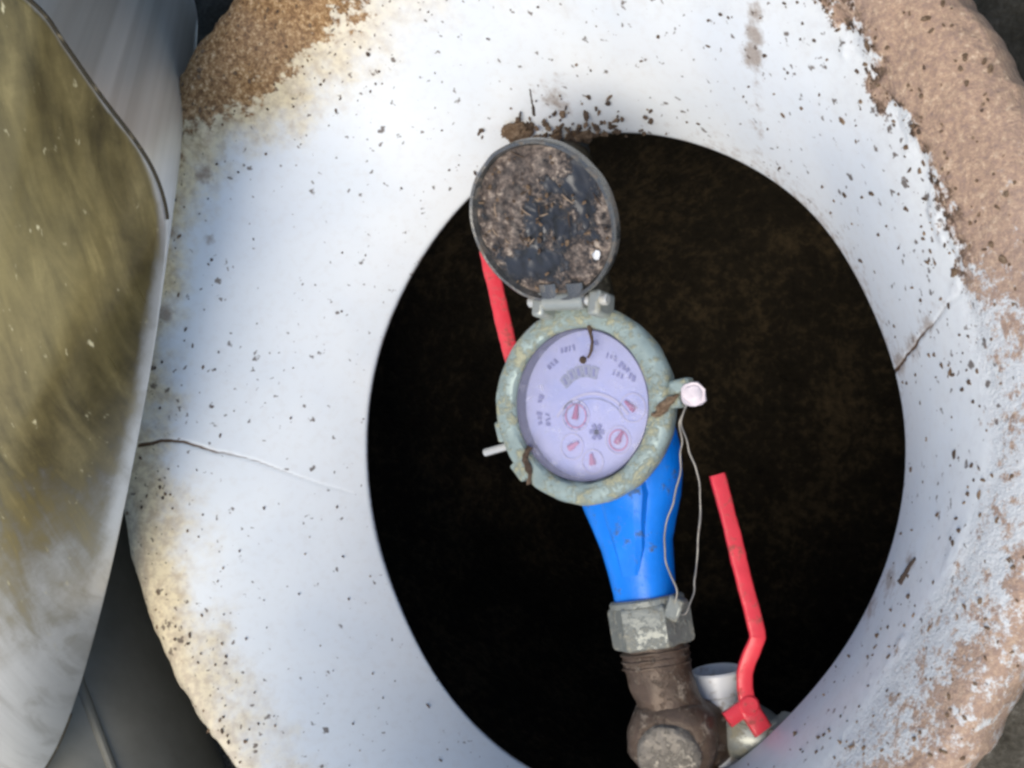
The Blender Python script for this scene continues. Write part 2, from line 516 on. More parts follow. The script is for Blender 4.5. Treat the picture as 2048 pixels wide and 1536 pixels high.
CRACKS = []   # (points, half width at start, half width at end)
STAINS = []   # (x, y, radius, strength)
CRACKS += [([(-0.244, -0.0225), (-0.2334, -0.0196), (-0.2246, -0.0202), (-0.213, -0.0251), (-0.1971, -0.0308), (-0.1819, -0.0404), (-0.166, -0.0491)], .0012, .0004),
           ([(0.1296, 0.0146), (0.1493, 0.0253), (0.1634, 0.0342), (0.1771, 0.0427)], .0009, .0006)]
STAINS += [(0.0941, 0.1588, 0.006, 0.9), (0.0914, 0.1521, 0.006, 1.1), (0.0879, 0.1459, 0.007, 1.1), (0.0855, 0.1376, 0.006, 0.6), (0.0819, 0.1287, 0.007, 0.55), (0.077, 0.1207, 0.007, 0.6), (0.0707, 0.1122, 0.006, 0.6), (0.1352, 0.0186, 0.008, 0.95), (0.1472, 0.0255, 0.008, 0.8), (0.1572, 0.0326, 0.007, 0.8), (0.1663, 0.039, 0.006, 0.6), (0.1331, -0.0728, 0.009, 0.85), (0.1199, -0.0863, 0.01, 0.8), (0.1473, -0.0617, 0.006, 0.8), (-0.0299, 0.1465, 0.01, 0.75), (-0.0384, 0.1488, 0.008, 0.5), (-0.0215, 0.1537, 0.006, 0.6), (-0.201, 0.1161, 0.006, 0.9), (-0.2219, 0.0887, 0.005, 0.9), (-0.2035, 0.0838, 0.004, 0.9), (-0.2288, 0.0459, 0.006, 0.9)]
def make_collar():
    NP, NTT = 1280, 150
    phi = np.linspace(-np.pi, np.pi, NP, endpoint=False)
    tt = np.linspace(0, 1, NTT)
    PH, TT = np.meshgrid(phi, tt, indexing='ij')
    x, y, z = collar_xyz(PH, TT)
    rho = np.hypot(x - OC[0], y - OC[1]); ph = np.arctan2(y - OC[1], x - OC[0])
    dirt = rho - dirt_r(ph)
    # low-frequency unevenness + soil thickness
    flat = np.stack([x, y, z], -1).reshape(-1, 3)
    nz = np.array([noise.fractal(Vector(p) * 60, 1.0, 2.0, 4) for p in flat]).reshape(x.shape)
    nl = np.array([noise.noise(Vector(p) * 14) for p in flat]).reshape(x.shape)
    z = z + nl * .0012
    cover = cover_f(ph)
    cover = cover + np.where(cover < .72, np.clip((dirt - .014) / .02, -.6, 1) * .24, 0)
    th = np.clip((dirt + nz * .012 + .003) / .008, 0, 1) * np.clip(cover, 0, 1)
    z = z + th * (.0012 + .0014 * np.clip(nz + .4, 0, 2))
    # ragged lip
    edge = np.clip((TT - .93) / .07, 0, 1)
    x = x + edge * nz * .0025 * np.cos(ph); y = y + edge * nz * .0025 * np.sin(ph)
    crack = np.zeros_like(x)
    for pts, w0, w1 in CRACKS:
        d, s = polydist(x + nz * .0012, y - nz * .0012, pts)
        w = w0 + (w1 - w0) * s
        crack = np.maximum(crack, np.clip(1.35 - d / w, 0, 1) * np.clip(1.25 - s * .9, 0, 1))
    z = z - crack * .0012
    stain = np.zeros_like(x)
    for sx, sy, r, k in STAINS:
        stain = np.maximum(stain, k * np.exp(-((x - sx) ** 2 + (y - sy) ** 2) / r ** 2))
    gr = np.clip(1 - TT / .22, 0, 1) ** 1.2 * np.interp(np.degrees(ph), [-180, -60, -20, 10, 30, 60, 80, 130, 180], [.05, .1, .35, .62, .68, .5, .3, .12, .05])
    stain = np.maximum(stain, gr)
    speck = np.clip(speck_f(ph) * (.35 + .75 * np.clip(1 + dirt / .05, 0, 1)) + .25 * np.clip(nl, -1, 1) + .2 * gr, 0, 1.1)
    top = np.stack([x, y, z], -1)
    # outer side and inner lip rings
    def ringat(dr, zz, inner=False):
        if inner:
            a = hole_r(phi) + dr
            return np.stack([HC[0] + a * np.cos(phi), HC[1] + a * np.sin(phi), np.full(NP, zz)], -1)
        a = OR + lip_w(phi) + dr
        j = nz[:, -1] * .0025
        return np.stack([OC[0] + (a + j) * np.cos(phi), OC[1] + (a + j) * np.sin(phi), np.full(NP, zz)], -1)
    outer = [ringat(.0015, .024), ringat(.001, .014), ringat(-.004, .002), ringat(-.014, -.014), ringat(-.022, -.035), ringat(-.026, -.075)]
    inner = [ringat(.040, -.075, True), ringat(.022, -.064, True), ringat(.010, -.0555, True), ringat(.0035, -.0500, True), ringat(-.0002, -.0468, True)]
    cols = inner + [top[:, i, :] for i in range(NTT)] + outer
    NR = len(cols); ni = len(inner)
    V = np.stack(cols, 1).reshape(-1, 3)                 # index = p * NR + r
    p = np.arange(NP)[:, None]; r = np.arange(NR - 1)[None, :]
    a = p * NR + r; b = ((p + 1) % NP) * NR + r
    Fq = np.stack([a, b, b + 1, a + 1], -1).reshape(-1, 4)
    me = bpy.data.meshes.new('ceramic_collar')
    me.from_pydata(V.tolist(), [], Fq.tolist())
    me.update(); me.polygons.foreach_set('use_smooth', [True] * len(me.polygons))
    def attr(name, arr, vin, vout):
        full = np.concatenate([np.repeat(vin, ni, 1) if isinstance(vin, np.ndarray) else np.full((NP, ni), vin), arr, np.repeat(arr[:, -1:], len(outer), 1) if vout is None else np.full((NP, len(outer)), vout)], 1)
        at = me.attributes.new(name, 'FLOAT', 'POINT')
        at.data.foreach_set('value', full.reshape(-1).astype(np.float32))
    attr('dirt', dirt, -.2, None); attr('cover', cover, 0, None); attr('stain', stain, .9, None); attr('crack', crack, 0, 0)
    attr('speck', speck, .5, None); attr('warm', warm_f(ph), 0, None); attr('grey', grey_f(ph), 0, None); attr('edge', edge_f(ph), 0, None)
    me.materials.append(M['glaze'])
    o = bpy.data.objects.new('ceramic_collar', me)
    C.objects.link(o)
    tag(o, 'wide white glazed collar caked with brown sandy soil around the dark opening', 'collar')
    return o, top, dirt, cover
collar, ctop, cdirt, ccover = make_collar()

# ------------------------------------------------------------------ ground and pit
def make_ground():
    mb = MB()
    rad = [.213, .225, .24, .255, .27, .285, .30, .32, .34, .37, .40, .45, .5, .6, .8, 1.2, 2, 4, 10, 30, 90]
    seg = 220
    rr = []
    for q in rad:
        ring = []
        for k in range(seg):
            a = 2 * math.pi * k / seg
            px, py = OC[0] + q * math.cos(a), OC[1] + q * math.sin(a)
            h = noise.fractal(Vector((px * 22, py * 22, 3)), 1, 2, 4) * .006 + noise.fractal(Vector((px * 90, py * 90, 1)), 1, 2, 3) * .0025
            if q > .6: h *= .6 / q
            ring.append((px, py, -.062 + h))
        rr.append(ring)
    mb.rings(rr, True, False, False)
    o = mb.build('ground', M['ground_soil'], ang=180)
    tag(o, kind='structure')
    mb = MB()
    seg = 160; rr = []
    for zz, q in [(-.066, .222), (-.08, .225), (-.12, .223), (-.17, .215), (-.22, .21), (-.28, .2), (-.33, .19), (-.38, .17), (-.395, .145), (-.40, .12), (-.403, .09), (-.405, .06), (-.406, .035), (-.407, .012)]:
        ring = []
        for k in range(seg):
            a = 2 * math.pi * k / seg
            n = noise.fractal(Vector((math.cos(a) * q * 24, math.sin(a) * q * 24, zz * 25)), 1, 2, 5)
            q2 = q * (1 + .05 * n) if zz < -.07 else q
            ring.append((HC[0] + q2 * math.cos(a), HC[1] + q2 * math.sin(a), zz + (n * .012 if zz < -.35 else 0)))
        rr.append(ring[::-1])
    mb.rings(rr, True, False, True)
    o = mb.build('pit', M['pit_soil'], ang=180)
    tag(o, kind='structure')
make_ground()

# ------------------------------------------------------------------ water meter
def make_meter():
    root = empty('water_meter', (0, 0, -.058))
    tag(root, 'blue water meter with grey green bezel and its round lid flipped open', 'water meter')
    # blue body: a bowl with two tapering necks along y
    mb = MB()
    PD = Vector((.182, -.983, 0)); PX = Vector((.983, .182, 0))      # pipe direction and its cross direction
    mb.lathe([(.010, -.056), (.018, -.055), (.0225, -.050), (.0245, -.042), (.0275, -.031), (.0320, -.020), (.0380, -.0122)], (0, 0, 0), seg=64)
    for s in (-1, 1):
        def at(x, yy, z): return PX * x + PD * (-s * yy) + Vector((0, 0, z))
        rr = []
        lower = [(.010, .0255, .018, -.033), (.025, .0265, .0185, -.033), (.037, .0258, .0182, -.032), (.047, .0232, .0175, -.0315), (.057, .0195, .0165, -.0305), (.067, .0162, .0152, -.030), (.078, .0148, .0142, -.030), (.088, .0138, .0138, -.030), (.096, .0138, .0138, -.030)]
        upper = [(.008, .022, .013, -.030), (.020, .020, .013, -.029), (.028, .0150, .0115, -.027), (.034, .0100, .0095, -.026)]
        for yy, w, h, zc in (lower if s < 0 else upper):
            ring = []
            for k in range(40):
                a = 2 * math.pi * k / 40
                ca, sa = math.cos(a), math.sin(a)
                e = .8
                ring.append(at(math.copysign(abs(ca) ** e, ca) * w, yy, zc + math.copysign(abs(sa) ** e, sa) * h))
            rr.append(ring if s > 0 else ring[::-1])
        mb.rings(rr)
        if s > 0: continue
        # cast rib running from the bowl down onto the neck
        rr = []
        for yy, w, zt, dx in [(.030, .014, -.0122, .004), (.044, .0130, -.0112, .005), (.056, .0105, -.0112, .004), (.068, .0085, -.0130, .003), (.080, .0055, -.0150, .001)]:
            rr.append([at(dx - w, yy, zt - .012), at(dx - w * .86, yy, zt - .002), at(dx - w * .6, yy, zt), at(dx + w * .6, yy, zt), at(dx + w * .86, yy, zt - .002), at(dx + w, yy, zt - .012)])
        mb.rings(rr)
    mb.build('body', M['blue_paint'], root, ang=32, jitter=.0006, jscale=70)
    # bezel
    mb = MB()
    mb.lathe([(.0352, -.0095), (.0350, -.002), (.0362, .0012), (.0382, .0022), (.0425, .0020), (.0446, .0008), (.0457, -.0016), (.0454, -.0060), (.0440, -.0105), (.0425, -.0122), (.039, -.0122), (.0352, -.0110)], (-.0015, 0, 0), seg=128, closed_prof=True, caps=(False, False))
    bz = mb.build('bezel', M['bezel'], root, ang=40, jitter=.0007, jscale=120)
    # nicks and lugs on the bezel
    for a in (5, 196, 222):
        e = Vector((math.cos(R(a)), math.sin(R(a)), 0))
        MB().box(e * .0462 + Vector((0, 0, -.004)), (.006, .010, .009), Matrix.Rotation(R(a), 3, 'Z')).build('lug', M['bezel'], root, bevel=.0012)
    # dial
    dz = -.0085
    dial = MB().lathe([(.0351, dz - .003), (.0351, dz)], (-.0015, 0, 0), seg=96, caps=(True, True)).build('dial_face', M['dial'], root)
    MB().lathe([(.0343, dz + .0002), (.0349, dz + .0002), (.0349, -.0012), (.0343, -.0012)], (-.0015, 0, 0), seg=96, closed_prof=True, caps=(False, False)).build('dial_wall', M['inner_wall'], root)
    z1 = dz + .0004
    def ringflat(c, r0, r1, mat, name, seg=40, a0=0, a1=360, th=.0003, lift=0.0):
        mb = MB()
        full = a1 - a0 >= 360
        n = seg if full else seg + 1
        top = []
        for r in (r0, r1):
            for h in (0, th):
                top.append([(c[0] + r * math.cos(R(a0 + (a1 - a0) * k / seg)), c[1] + r * math.sin(R(a0 + (a1 - a0) * k / seg)), z1 + lift + h) for k in range(n)])
        order = [top[0], top[1], top[3], top[2], top[0]]
        mb.rings(order, full, False, False)
        return mb.build(name, mat, dial)
    def bar(c, size, rot, mat, name, lift=0.0):
        return MB().box((c[0], c[1], z1 + .00015 + lift), (size[0], size[1], .0003), Matrix.Rotation(R(rot), 3, 'Z')).build(name, mat, dial)
    cx, cy = -.003, -.001
    # register windows along an arc in the upper half, with a dark stroke in each
    for k, a in enumerate((133, 118, 103, 88, 73)):
        p = (cx + .0125 * 1.25 * math.cos(R(a)) , -.002 + .0175 * math.sin(R(a)))
        bar(p, (.0040, .0056), a - 90, M['print_grey'], 'register_window')
        bar(p, (.0011, .0034), a - 90 + (k * 7 - 12), M['print_blue'], 'digit_stroke', .0004)
    # arcs of the printed scale
    ringflat((cx + .004, -.017), .0215, .0228, M['print_pale'], 'scale_arc', 48, 35, 150)
    ringflat((cx + .004, -.017), .0196, .0200, M['print_grey'], 'scale_arc', 48, 40, 145)
    # illegible lettering above and beside the windows: short strokes
    lr = random.Random(3)
    for (x0, y0, n_, rot) in [(-.010, .0260, 4, 12), (-.0185, .0195, 3, 38), (.013, .0215, 3, -20), (.0195, .0165, 3, -35), (.0165, .0135, 3, -25), (.0235, .0120, 2, -35), (-.0255, .0035, 2, 70), (-.0265, -.0055, 3, 95), (-.022, -.0060, 3, 95), (.004, .0285, 2, -4)]:
        for k in range(n_):
            o = (k - n_ / 2) * .0022
            bar((x0 + o * math.cos(R(rot)) + cx * .5, y0 + o * math.sin(R(rot))), (lr.uniform(.0006, .0018), lr.uniform(.0018, .0030)), rot + lr.uniform(-25, 25), M['print_blue'], 'letter_stroke')
    # sub dials: ring, hub and pointer
    for (px, py, r, ang, m) in [(-.0082, -.0052, .0058, 80, 'print_deep'), (.0215, -.0012, .0052, 140, 'print_deep'), (.0142, -.0160, .0050, 60, 'print_deep'), (-.0102, -.0195, .0046, 30, 'print_red'), (.0008, -.0262, .0042, 100, 'print_red')]:
        if m == 'print_deep' and ang != 140: ringflat((px, py), r - .0007, r, M['print_red'], 'subdial_ring', 32)
        ringflat((px, py), r + .0010, r + .0016, M['print_pale'], 'subdial_ring', 32)
        for k in range(10 if ang == 80 else 0):
            e = (math.cos(k * .6283), math.sin(k * .6283))
            bar((px + e[0] * (r + .0003), py + e[1] * (r + .0003)), (.0012, .0004), math.degrees(k * .6283), M['print_blue'], 'tick', .0004)
        mb = MB().lathe([(.0015, 0), (.0015, .0008), (.0008, .0011)], (px, py, z1), seg=16)
        d = (math.cos(R(ang)), math.sin(R(ang)))
        mb.tube([(px - d[0] * .0015, py - d[1] * .0015, z1 + .0007), (px + d[0] * r * .9, py + d[1] * r * .9, z1 + .0007)], [.0016, .0007], 8)
        mb.build('pointer', M[m], dial)
    # bluish leak wheel in the middle
    mb = MB()
    for k in range(6):
        a = k * math.pi / 3
        mb.box((.0030 + .002 * math.cos(a), -.0125 + .002 * math.sin(a), z1 + .0003), (.0036, .0018, .0005), Matrix.Rotation(a, 3, 'Z'))
    mb.build('leak_wheel', M['print_blue'], dial)
    MB().lathe([(.0346, -.0020), (.0346, -.0010), (.033, -.0006), (.0, -.0003)], (-.0015, 0, 0), seg=96, caps=(True, False)).build('glass', M['glass'], root)
    # bits of soil on the glass: a crumb with a wisp hanging from the hinge
    MB().tube(spline([(.004, .036, .0015), (.0055, .030, .001), (.005, .024, .0008), (.003, .0215, .0008)], 6), [.0009] * 6 + [.0007] * 6 + [.0005] * 7, 6).build('dirt_wisp', M['dark_crumb'], root, jitter=.0006, jscale=500)
    MB().lathe([(.0003, 0), (.0016, .0004), (.0018, .0012), (.0008, .0020)], (.0005, .0205, -.0006), seg=9).build('dirt_crumb', M['dark_crumb'], root, jitter=.0006, jscale=600)
    MB().tube(spline([(-.028, -.0195, .0006), (-.0295, -.025, .0022), (-.027, -.031, .0026), (-.0275, -.037, .0018)], 6), [.0013] * 7 + [.0018] * 6 + [.001] * 6, 7).build('dirt_smear', M['dark_crumb'], root, jitter=.001, jscale=400)
    # hinge
    hy, hz = .0470, .0085
    for hx in (-.0145, .0145):
        MB().box((hx - .002, hy - .002, hz - .0035), (.0062, .0115, .0155), Matrix.Rotation(R(-8), 3, 'X')).build('hinge_lug', M['nickel'], root, bevel=.0016)
    MB().lathe([(.0022, -.0205), (.0026, -.02), (.0026, .020), (.0022, .0205)], (-.002, hy, hz + .001), (1, 0, 0), seg=16).build('hinge_pin', M['pin_metal'], root)
    # screws and the seal lug
    mb = MB().tube([(-.0445, -.0200, -.006), (-.0575, -.0235, -.0055)], .0019, 10)
    mb.build('screw_pin', M['pin_metal'], root, bevel=.0004)
    mb = MB().box((.0490, .0085, -.0020), (.010, .0065, .0075), Matrix.Rotation(R(12), 3, 'Z'))
    mb.build('seal_lug', M['bezel'], root, bevel=.0015)
    # soil streak across the bezel beside the seal lug
    MB().tube(spline([(.0375, -.0050, .0022), (.0415, -.0018, .0030), (.0450, .0022, .0024), (.0490, .0045, .0022)], 5), [.0012, .0014, .0016, .0018, .002, .0022, .0024, .0024, .0022, .002, .0018, .0016, .0014, .0013, .0012, .001], 7).build('soil_streak', M['clod'], root, jitter=.0012, jscale=420)
    # lid: a shallow cup, open side up, leaning back from the hinge
    lt = R(21)
    ax = Vector((0, -math.sin(lt), math.cos(lt)))
    dirn = Vector((0, math.cos(lt), math.sin(lt)))
    lc = Vector((-.0065, hy, hz + .001)) + dirn * .0375
    LR = .0372
    mb = MB()
    mb.lathe([(.010, -.0062), (.030, -.0058), (LR - .002, -.0045), (LR, -.001), (LR, .0028), (LR - .0006, .0036), (LR - .0018, .0034), (LR - .0024, .0012), (LR - .003, .0)], lc, ax, seg=96, caps=(True, True), ref=(1, 0, 0))
    lid = mb.build('lid', M['lid_rim'], root, jitter=.0005, jscale=100)
    # inside of the lid: dirty plate with soil caked in it
    e1 = Vector((1, 0, 0)); e2 = ax.cross(e1)
    vs, fs, so = [], [], []
    NRi, NS = 36, 96
    for i in range(NRi):
        q = (LR - .0030) * (i + .02) / (NRi - 1)
        for k in range(NS):
            a = 2 * math.pi * k / NS
            lx, ly = q * math.cos(a), q * math.sin(a)
            s = .575
            # clean dark patches: middle left, lower left band, right edge
            for (mx, my, rx, ry, kk) in [(-.004, -.001, .0075, .0085, .75), (.008, -.004, .0045, .009, .42), (-.015, -.021, .012, .008, .55), (.000, -.020, .008, .005, .35), (.0225, .012, .006, .013, .55), (.008, .015, .007, .006, .35)]:
                s -= kk * math.exp(-(((lx - mx) / rx) ** 2 + ((ly - my) / ry) ** 2))
            s += .35 * math.exp(-(((lx + .018) / .012) ** 2 + ((ly - .008) / .02) ** 2)) + .3 * math.exp(-((lx / .02) ** 2 + ((ly - .027) / .01) ** 2)) + .2 * math.exp(-(((lx - .006) / .012) ** 2 + ((ly + .024) / .01) ** 2))
            nn = noise.fractal(Vector((lx * 170, ly * 170, 4)), 1, 2, 4)
            h = .0004 + max(0, s + nn * .5) * .0022 * min(1, (1 - i / (NRi - 1)) * 5 + .2)
            vs.append(lc + e1 * lx + e2 * ly + ax * h); so.append(s)
    for i in range(NRi - 1):
        for k in range(NS):
            a = i * NS + k; b = i * NS + (k + 1) % NS
            fs.append((a, a + NS, b + NS, b))
    fs.append(tuple(range(NS)))
    mb = MB(); mb.add(vs, fs)
    pl = mb.build('lid_lining', M['lid'], lid, ang=180)
    at = pl.data.attributes.new('soil', 'FLOAT', 'POINT'); at.data.foreach_set('value', so)
    # lid arms down to the hinge pin, with the hinge barrel
    for sx in (-.0075, .0065):
        p0 = Vector((sx - .0025, hy, hz + .001)); p1 = p0 + dirn * .009
        MB().tube([p0 - dirn * .002, p0 + dirn * .003, p1], [1.0, 1.05, 1.1], 12, flat=(.0042, .0034), nrm=ax).build('hinge_arm', M['lid_rim'], lid)
    MB().lathe([(.0036, -.011), (.0042, -.0105), (.0042, .0095), (.0036, .010)], (-.003, hy, hz + .001), (1, 0, 0), seg=20).build('hinge_barrel', M['nickel'], lid)
    q = lc + e1 * .0250 - e2 * .0165 + ax * .0022  # small white lump added as the specular glint on the lid
    MB().lathe([(.0004, 0), (.0020, .0003), (.0022, .0010), (.0010, .0016)], q, ax, seg=9).build('glint_lump', M['white_pvc'], lid, ang=60, jitter=.0012, jscale=500)
    # straw in the lid
    sr = random.Random(11)
    for k in range(16):
        a = sr.uniform(0, 6.28); q = LR * .85 * math.sqrt(sr.random()); L = sr.uniform(.002, .007)
        b = sr.uniform(0, 3.14)
        p = lc + e1 * q * math.cos(a) + e2 * q * math.sin(a) + ax * .0024
        d = e1 * math.cos(b) + e2 * math.sin(b)
        MB().tube([p - d * L / 2, p + ax * .0006, p + d * L / 2], [.0002, .00042, .0002], 5).build('straw', M['straw' if sr.random() < .6 else 'dark_crumb'], lid)
    return lc, e1, e2, ax, LR
plain('straw', (.30, .22, .15), .8)
lid_frame = make_meter()

# ------------------------------------------------------------------ pipework
def hexnut(name, mat, c, axis, r, L, parent=None, ref=(0, 0, 1)):
    c = Vector(c)
    mb = MB().lathe([(r * .86, -L / 2), (r * .97, -L / 2 + .001), (r, -L / 2 + .0025), (r, L / 2 - .0025), (r * .97, L / 2 - .001), (r * .86, L / 2)], c, axis, seg=48, facet=6, ref=ref)
    return mb.build(name, mat, parent, ang=25, jitter=.0005, jscale=200)

PDIR = (.182, -.983, 0)
t = empty('coupling_nut', (.019, -.1027, -.050))
tag(t, 'grey hexagonal coupling nut at the lower end of the blue meter neck', 'nut')
hexnut('hex', M['nut_metal'], (.019, -.1027, -.0305), PDIR, .0194, .0205, t, (.35, 0, 1))
MB().lathe([(.0165, -.0130), (.0176, -.0120), (.0176, -.0095)], (.019, -.1027, -.0305), PDIR, seg=32).build('washer', M['nut_metal'], t)
MB().box((.0365, -.0920, -.0210), (.008, .011, .006), Matrix.Rotation(R(-20), 3, 'Z')).build('wire_ear', M['nut_metal'], t, bevel=.0012, jitter=.0006)
# upper coupling nut, mostly under the lid
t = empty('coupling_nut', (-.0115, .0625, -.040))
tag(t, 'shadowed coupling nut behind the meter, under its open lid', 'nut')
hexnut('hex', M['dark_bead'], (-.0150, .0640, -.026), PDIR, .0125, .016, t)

# rusty elbow
t = empty('pipe_elbow', (.032, -.155, -.085))
tag(t, 'rusty brown pipe elbow with a round boss below the coupling nut', 'pipe elbow')
ax = spline([(.0205, -.110, -.0305), (.0235, -.124, -.0305), (.0268, -.138, -.033), (.0300, -.150, -.040), (.0325, -.157, -.055), (.0335, -.160, -.080)], 8)
rads = list(np.interp(np.linspace(0, 1, len(ax)), [0, .08, .1, .36, .40, .55, .75, 1], [.0150, .0150, .0156, .0146, .0150, .0170, .0180, .017]))
MB().tube(ax, rads, 36).build('bend', M['rust'], t, ang=60, jitter=.0012, jscale=130)
MB().lathe([(.0170, -.018), (.0205, -.010), (.0213, -.002), (.0208, .0045), (.0180, .0095), (.0145, .0115), (.0125, .0118)], (.0300, -.1545, -.0310), (.30, -.30, .9), seg=40).build('boss', M['rust'], t, ang=50, jitter=.0012, jscale=140)
MB().lathe([(.0142, .009), (.0146, .0145), (.0130, .0160), (.003, .0165)], (.0300, -.1545, -.0310), (.30, -.30, .9), seg=40).build('plug', M['plug_metal'], t, ang=50, jitter=.0014, jscale=160)
for k in range(3):
    c = Vector((.0212, -.1145, -.0305)) + Vector(PDIR) * (.0032 * k)
    MB().lathe([(.0148, -.0011), (.0164, -.0003), (.0164, .0003), (.0148, .0011)], c, PDIR, seg=32, caps=(False, False)).build('thread', M['rust'], t, jitter=.0004)

# white plastic pipe end beside the elbow
t = empty('pipe_stub', (.039, -.150, -.085))
tag(t, 'open white plastic pipe end between the rusty elbow and the red handle', 'pipe')
pa = Vector((-.10, .99, .10)).normalized(); c = Vector((.0385, -.1262, -.0600))
MB().lathe([(.0092, -.045), (.0110, -.044), (.0110, -.012), (.0122, -.011), (.0124, -.001), (.0117, 0), (.0102, -.0004), (.0094, -.003), (.0094, -.040)], c, pa, seg=44, caps=(False, False), closed_prof=True).build('pipe_tube', M['white_pvc'], t)
MB().lathe([(.0092, -.008), (.0092, -.006)], c, pa, seg=32).build('bore_shade', M['twig'], t)  # dark disc standing in for the shade inside the open pipe end

def ball_valve(label, base, flow, hub, path, flatn, width, k=.8):
    """base: centre of the valve body; path: handle centre line from hub to tip"""
    t = empty('ball_valve', (base[0], base[1], base[2] - .02))
    tag(t, label, 'valve', 'red handled ball valves in the pit')
    b = Vector(base); fl = Vector(flow).normalized()
    MB().lathe([(q * k, h * k) for q, h in [(.0125, -.030), (.0150, -.029), (.0150, -.019), (.0128, -.0175), (.0150, -.012), (.0172, -.004), (.0172, .004), (.0150, .012), (.0128, .0175), (.0150, .019), (.0150, .029), (.0125, .030)]], b, fl, seg=36).build('valve_body', M['nickel'], t, jitter=.0006)
    hexnut('end_nut', M['nickel'], b + fl * .024 * k, fl, .0175 * k, .010 * k, t)
    hexnut('end_nut', M['nickel'], b - fl * .024 * k, fl, .0175 * k, .010 * k, t)
    h = Vector(hub)
    MB().tube([b, h], .0048, 16).build('stem', M['nickel'], t)
    MB().lathe([(.0085, .004), (.0085, .010), (.0062, .011), (.0062, .016)], b, h - b, seg=24).build('packing_nut', M['nickel'], t)
    sp = spline(path, 10)
    hd = MB().tube(sp, [1.0 if k > 20 else 1.25 for k in range(len(sp))], 16, flat=(width / 2, .0019), nrm=flatn).build('handle', M['red_coat'], t, ang=60, jitter=.0003, jscale=220)
    MB().lathe([(.0040, -.003), (.0048, -.002), (.0048, .0024), (.0038, .0034)], h, flatn, seg=20).build('hub_cap', M['red_coat'], hd)
    p1 = Vector(path[0]); d = (Vector(path[1]) - p1).normalized(); w = d.cross(Vector(flatn)).normalized()
    MB().tube([h - w * .0120, h + w * .0040], 1.0, 12, flat=(.0040, .0024), nrm=flatn).build('stop_tab', M['red_coat'], hd)
    return t
ball_valve('ball valve right of the rusty elbow, its bent red handle fully in view',
           (.0530, -.1540, -.062), (1, -.12, 0), (.0612, -.1375, -.0455),
           [(.0675, -.1490, -.048), (.0640, -.1430, -.046), (.0612, -.1370, -.045), (.0600, -.1270, -.0445), (.0612, -.1190, -.044), (.0660, -.1075, -.044), (.0664, -.1045, -.044), (.0655, -.1000, -.044), (.0600, -.0810, -.044), (.0535, -.0565, -.044), (.0465, -.0325, -.044)], (.62, .1, .78), .0076)
ball_valve('ball valve with red handle half hidden under the open meter lid',
           (-.0560, .1240, -.078), (.1, 1, -.05), (-.0650, .0990, -.030),
           [(-.0690, .1080, -.030), (-.0665, .0990, -.029), (-.0650, .0900, -.026), (-.0660, .0800, -.0205), (-.0645, .0710, -.020), (-.0600, .0540, -.020), (-.0535, .0300, -.020), (-.0455, .0030, -.0215)], (.55, 0, .83), .0080)
# pipe stubs joining the fittings
t = MB().tube(spline([(.072, -.1560, -.062), (.082, -.1600, -.066), (.088, -.172, -.085), (.09, -.20, -.11), (.09, -.22, -.115)], 5), .0095, 20).build('outlet_pipe', M['rust'], ang=60, jitter=.001)
tag(t, 'rusty outlet pipe leaving the valve under the lower right of the collar', 'pipe')
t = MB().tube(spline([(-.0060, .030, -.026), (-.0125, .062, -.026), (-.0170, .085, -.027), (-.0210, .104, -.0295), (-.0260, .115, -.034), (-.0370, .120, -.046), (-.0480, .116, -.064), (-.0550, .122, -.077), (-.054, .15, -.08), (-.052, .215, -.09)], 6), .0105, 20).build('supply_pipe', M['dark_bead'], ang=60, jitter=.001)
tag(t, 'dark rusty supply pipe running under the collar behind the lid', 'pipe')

# wire seal
t = empty('wire_seal', (.0551, .0048, -.006))
tag(t, 'small white seal on a thin looped wire beside the meter bezel', 'seal')
seal = MB().lathe([(.0036, -.0020), (.0053, -.0016), (.0058, 0), (.0053, .0016), (.0040, .0012), (.0034, .0020), (.0010, .0022)], (.0556, .0050, .0005), (.5, .1, .85), seg=14).build('seal_disc', M['seal_plastic'], t, ang=60, jitter=.0014, jscale=260)
MB().tube(spline([(.0480, .0075, .0005), (.0515, .0052, .0012), (.0545, .0050, .0010)], 6), .0007, 8).build('wire', M['wire'], t)
MB().tube(spline([(.0535, .0020, -.0015), (.0476, -.0062, -.003), (.0475, -.0180, -.005), (.0455, -.0300, -.007), (.0372, -.0556, -.010), (.0352, -.0660, -.012), (.0365, -.0745, -.014), (.0385, -.0830, -.018), (.0375, -.0890, -.0185)], 8), .00042, 8).build('wire', M['wire'], t, jitter=.0012, jscale=110)
MB().tube(spline([(.0525, .0020, -.0015), (.0483, -.0070, -.0026), (.0512, -.0180, -.004), (.0546, -.0324, -.006), (.0546, -.0500, -.009), (.0517, -.0683, -.012), (.0475, -.0830, -.017), (.0420, -.0936, -.021), (.0385, -.0945, -.0185)], 8), .00042, 8).build('wire', M['wire'], t, jitter=.0012, jscale=110)

